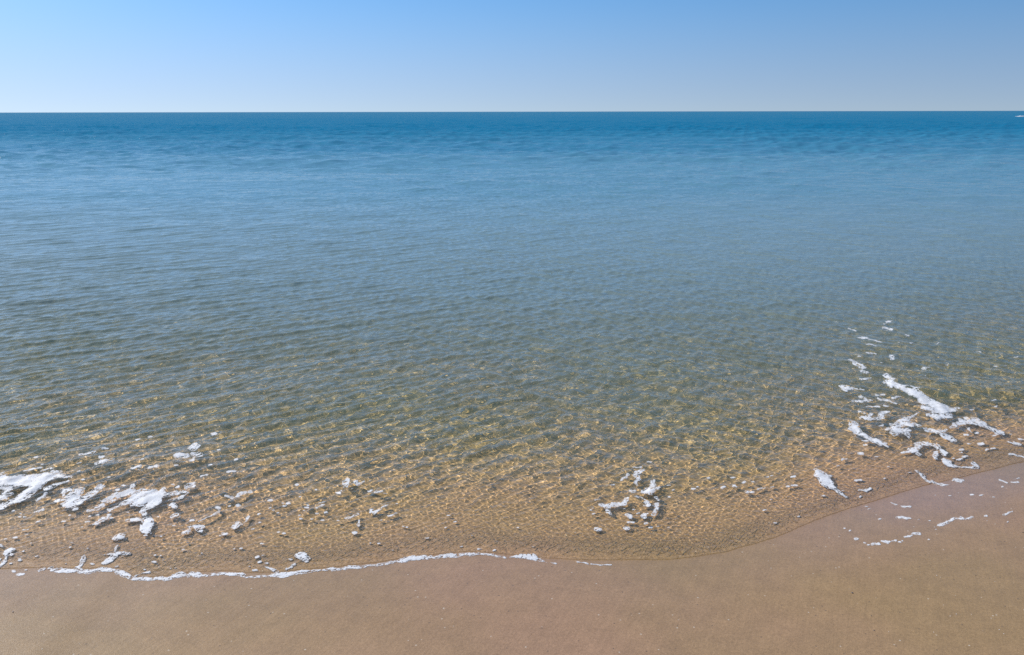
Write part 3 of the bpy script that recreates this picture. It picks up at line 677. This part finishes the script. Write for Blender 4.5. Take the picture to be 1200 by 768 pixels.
FLECKS = [
 ("small white foam fleck drifting in the left shallows among many like it", "foam flecks in the left shallows", [
  (42,536,1.2,2),(38,549.5,1.5,2),(31,552,1.6,2.5),(49,544.5,1.1,1.8),(46,548.5,1.1,2),(92,527.3,0.8,1),(98,562,1,1),(92,552,0.9,1.5),(92,543,0.9,1.2),(125,526,1.1,1),(121,526,1.5,2),(162,515,1.1,2.5),(176,512.5,1.1,1.5),(127,559.8,1.1,1),(145,569,1,.8),(137,574,1.2,.8),(208,570.5,1.2,.8),(203,568,.7,2),(225,539.5,1.2,2),(227,537.5,.8,.6),(222,555.5,1,1),(237,558,1.4,2.5),(207,545,.9,2),(166,538,.9,1),(22,607,.9,1.5),(30,606,1,2),(45,612,.8,2.5),(75,611,.8,2.5),(82,604.5,.8,1),(102,611.5,1,2),(105,605,.7,.6),(113,604,.9,1.5),(16,599,.9,1),(24,602,.7,1),(28,621,1,1.2),(33,621,.8,1),(30,626,.8,1),(19,630.5,.9,2),(8,632,.7,1),(37,636.8,1,1),(26,647,.7,.8),(43,652,.7,1.2),(22,654.8,.8,1),(22,657,.9,.7),(13.5,661.5,1.1,.7),(16,670,1.4,.8),(24,673.5,1.8,1.5),(31,668,.8,.8),(84,636.5,.7,1.2),(82,641.5,.7,1),(88,650,.6,.6),(97,618.5,.9,1),(78,660,.7,1),(108,661,1,.9),(103,642.5,.6,.7),(149,601,.8,.6),(131,607,.9,1),(127,603,.9,2),(170,627.5,1.3,1),(177,625.5,.7,1),(189,628.5,1.2,.8),(189,624,.7,.6),(181,650.2,1.1,1),(187,652,.8,.6),(181,658.5,1.3,.8),(184,662,.7,.8),(191,656,.7,1),(170,668,1,.8),(206,665.5,.7,.6),(200,666,.6,.6),(214,644.5,1,1),(220,636,.6,1),(224,610.5,1.4,1.4),(203,616,.7,1),(186,606,.6,.6),(237,648,.6,1),(164,639.5,.5,.6),(142,653,.6,.6),(136,664,.8,.8)]),
 ("small white foam fleck drifting between the left foam and the centre cluster", "foam flecks in the middle shallows", [
  (251,508.5,1.1,2.5),(256,527.5,.8,1.2),(246,545,.8,1.2),(276,538.3,1.2,1.8),(269,553,2,1.6),(275,552,1,1.6),(242,557,1.5,1),(293,577,1.4,.6),(315.5,586.5,1.4,1.4),(280,592.5,1.4,1),(269,593,1.2,1),(254,595.5,1.4,1),(331,590,.9,.5),(334,593,1,1),(338,590,1.2,.8),(317,596,1,.6),(320,598.5,1,.6),(352,583,.7,1),(348,568,1,1.5),(355,598.5,.9,.6),(359,595,1,1),(304.5,602.5,1.2,.8),(326,600.5,.7,.8),(350,604,.8,.7),(352,608.5,1.8,1.2),(264,625.5,1.6,1.2),(258,628,.8,.8),(296,620.5,.8,.8),(305,612.5,.6,1),(283.5,643,1.1,1),(275,643.5,.8,1.2),(327,624,.9,.8),(332,625,.8,1.2),(307,637.5,.7,.8),(301,653,1.4,.8),(305,659,1.3,.8),(309,651,.7,1),(298,669,1.3,1),(340,656,1.5,.9),(293,664.5,.7,.8),(312,660,.6,1.6),(396,578,1.5,1.4),(399,575,1.1,.6),(403,571,.7,.5),(412,573,.9,.8),(433,563,1.2,.6),(376,589.5,.8,.8),(380,589,.7,1),(372.5,602,1.5,.8),(382,600.5,1.3,.8),(361,593,1.3,.5),(370,574,.8,.6),(378,610,.7,.8),(397.5,610.3,.7,.8),(416.5,625,1.5,1.2),(446,609.5,.6,1.6),(472.5,617,.9,1),(477,617.5,.7,.8),(433,636.5,.8,.6),(444,637,.9,1),(465,590.5,.6,.8),(452,579,.8,1.5),(366,608,.6,.8),(525,603.5,1.3,1),(527,601,.6,1),(522,619,1.1,1.6),(533,612,.7,1),(552,628,.7,.6),(500,631,.9,1.2),(488,631.5,.6,.8),(540,640.5,.7,.8),(562,644,.7,.8),(578,645,.8,1),(460,645,.6,.6),(587,608,.5,.8),(607,618,.6,.6),(625,641,.6,.8)]),
 ("small white foam fleck beside the centre cluster", "foam flecks around the centre cluster", [
  (718,568,.8,2),(701,585.5,.6,3),(692,598,.7,.8),(696,596.5,.8,1.5),(696,602,1,.6),(699,607,.8,.7),(760,542,1.4,2.2),(757,602.5,.8,.8),(747.5,602,.8,1.4),(757,613.5,1,.8),(762,619,1.2,1.6),(772,617.5,.5,1.5),(789,575,.9,1.2),(785,569,.5,1.5),(732,596.5,.9,1),(742,597,.7,1.8),(744,618,.5,.6),(674,624.5,.6,.8),(783,618,.5,1),(830,560.5,1.2,1),(846.5,571.5,1.3,1.2),(859,560,1.1,1.6),(872,565,1.1,1),(881,565,1,.8),(813,573,1.2,1.2),(817,571,.9,1),(784,583,.6,.8)]),
 ("small white foam fleck on the bright ripples below the right-hand cluster", "foam flecks at the right", [
  (899,558.5,.8,1),(904,558,.7,1.2),(931,569,1.3,2),(924,570,1,1.2),(929,559,1,1.4),(904,586,.6,1.2),(896,598.5,1,1.6),(936,605.5,.9,1),(909,613,.6,1.2),(965,581,.7,1.2),(893,572.5,1,1.2),(905,571,.8,1),(1009,582,1,1.2),(988,575,1,1.4),(1006,563,1.2,2),(981,547,.7,1.6),(1042.5,547.5,.8,1.2),(1008.5,531.3,1.4,2),(990,538.5,1.5,3),(1014,521.5,1.2,2.5),(1013,517,1.1,2.5),(1027,535,.8,.8),(1037,561.5,.7,.8),(1020,596,.6,1.4),(1016,594,.6,1.4),(1032,499,1,1.6),(1039.5,503.5,1.5,1),(1067,553.3,1,1.6),(1132,510,1.1,.8),(1126,530.5,1,1),(1124.5,538.5,1.2,2),(1127,527,1.3,2),(1130,535.5,1,2.5),(1117,538,.8,.8),(1135,520.5,1,.8),(1149,520.5,1.5,1.5),(1156.5,527,1.1,.8),(1163,525.5,.9,1.6),(1145,507.5,1,1.4),(1185,509,.8,1.2),(1166,511,.7,1.2),(1125,565,.7,1),(1139,580.5,1,1),(1151,580.5,.7,1.4),(1166,583,1,1.2),(1175,571,.7,1),(1112,581.5,.5,1.4),(1165,469.5,1,.8),(1168,476,1.3,1.6),(1139.5,480,1,2.2),(1184,582,.5,.6),(1032,608.5,.7,1.4),(1059,611,.6,1),(1077,609.5,.7,1),(1089,610,.7,1),(1155,604.5,1,1.4),(1157,610,.6,.8),(1097,620.5,.7,.7),(1181,612,.6,1.2),(1088,633,.6,.8),(989,620,.7,.6),(996.5,622,.7,.6),(1084,502,.9,1.2),(1095.5,580,.7,.8),(1064,394,.8,1.2),(1061,393,.9,1),(1054,402,.6,1),(1069,402,.6,1),(1033,425.5,.7,1.4),(1040,423.5,.6,.8),(1110,428,.6,1.5),(1083,440.5,.6,1.4),(1007,418.5,.8,1.6),(985,396,.6,1.4),(980,377,.5,1.4),(1098,403,.6,2),(1145,403,.6,1.6),(1172,414.8,.6,2.4),(1190,419,.6,3),(1178,428.5,.6,1.6),(1166,429.5,.8,2)]),
]
for label, group, spots in FLECKS:
    for (px, py, r, hl) in spots:
        foam("foam_fleck", label, [[(px - hl * 0.8, py + 0.25 * hl * 0.5, r * 0.68), (px + hl * 0.8, py - 0.25 * hl * 0.5, r * 0.72)]], group, rough=0.6, lift=0.0006)

# a breaker far out at the right edge of the view
def whitecap(label, px, py, length, height):
    x0, y0 = ground(px, py); x0 = float(x0); y0 = float(y0)
    n, m = 40, 9
    T, Q = np.meshgrid(np.linspace(-1, 1, n), np.linspace(-1, 1, m))
    e = np.clip(1 - np.abs(T) ** 1.7, 0, 1)
    wob = fbm(T * 4 + 2, Q * 0 + 1, 5, 3)
    X_ = x0 + T * length / 2
    Y_ = y0 + Q * (0.15 + 0.7 * e) + 0.6 * wob
    Z_ = -0.05 + np.sqrt(np.clip(1 - Q * Q, 0, 1)) * height * e * (1 + 0.6 * fbm(T * 9, Q * 3, 6, 3))
    me, _ = grid_mesh("whitecap", X_, Y_, Z_)
    at = me.attributes.new("thick", 'FLOAT', 'POINT'); at.data.foreach_set("value", np.ones(len(me.vertices), np.float32))
    link("whitecap", me, FOAM, label=label, category="sea foam")
whitecap("white breaking crest far out on the sea at the right edge", 1197, 137, 4.5, 0.28)

# ------------------------------------------------------------------ shell grit and pebbles lying on the beach
def shell(label, px, py, size, rot, group):
    x0, y0 = ground(px, py); x0 = np.float64(x0); y0 = np.float64(y0)
    z0 = float(sand_z(np.array([x0]), np.array([y0]))[0])
    n, m = 15, 6
    A, B = np.meshgrid(np.linspace(-1.25, 1.25, n), np.linspace(0.08, 1, m))
    rib = 1 + 0.05 * np.cos(A * 14)
    r = size * B * rib * (1 - 0.10 * np.abs(A))
    lx, ly = r * np.sin(A), r * np.cos(A) - size * 0.5
    lz = size * 0.42 * np.sqrt(np.clip(1 - (B * 0.95) ** 2, 0, 1)) * (1 + 0.06 * np.cos(A * 14)) * np.cos(A * 0.8) - 0.0004
    c, s_ = math.cos(rot), math.sin(rot)
    me, _ = grid_mesh("shell", x0 + c * lx - s_ * ly, y0 + s_ * lx + c * ly, z0 + lz)
    link("shell_fragment", me, SHELL, label=label, category="shell", group=group)

def pebble(label, px, py, size, group):
    x0, y0 = ground(px, py); x0 = np.float64(x0); y0 = np.float64(y0)
    z0 = float(sand_z(np.array([x0]), np.array([y0]))[0])
    n, m = 14, 8
    A, B = np.meshgrid(np.linspace(0, 2 * math.pi, n), np.linspace(0.02, math.pi - 0.02, m))
    k = size * (1 + 0.18 * np.sin(2 * A + px) * np.sin(B))
    me, _ = grid_mesh("pebble", x0 + 1.3 * k * np.cos(A) * np.sin(B), y0 + k * np.sin(A) * np.sin(B), z0 + size * 0.25 + 0.6 * k * np.cos(B))
    link("pebble", me, STONE, label=label, category="pebble", group=group)

for i, (px, py, sz) in enumerate([(1096,686.5,3.4),(1100,689,2.2),(1025,713,2.2),(1103,725.5,2.6),(1117.5,737.5,3),(1110.5,740,2.6),(1117,713.5,2.2),(1163,697,2.2),(1196,735,3),(1167,759.5,2.8),(1172,765,3),(1039,757,2),(1091,760,2.4),(1072,691,1.8),(1017,667,1.8),(1135,738.5,2.2),(1185,700,1.8),(1148,760.5,1.8),(910,727,1.6),(1003,719,1.6)]):
    shell("tiny pale shell chip on the wet sand at the lower right", px, py, sz / 1000, i * 1.7, "shell chips on the sand at the right")
for i, (px, py, sz) in enumerate([(937,656.5,3.2),(943,651,1.8),(951,651,1.8),(961,657.5,1.8),(900,659.5,2)]):
    shell("tiny pale shell chip just below the smooth wash, left of the dotted foam line", px, py, sz / 1000, i * 2.3, "shell chips below the wash")
for i, (px, py, sz) in enumerate([(91.5,708,2.6),(242,707,2.4),(253,743,2),(58,749,2.2),(94.5,763,2.2),(133,693,1.6),(498,671.5,2),(539,676,2.2),(163,727,1.4)]):
    shell("tiny pale shell chip on the smooth sand below the foam edge", px, py, sz / 1000, i * 2.9, "shell chips on the sand at the left")
pebble("small dark pebble alone on the bare sand at the lower right", 997.5, 705.5, 0.0030, "dark pebbles")
for px, py, sz in [(16.5,723.5,.0022),(1022,755,.0018),(1197,634,.0022),(1019,736,.0016),(1141,688,.0016)]:
    pebble("tiny dark pebble lying on the wet sand", px, py, sz, "dark pebbles")
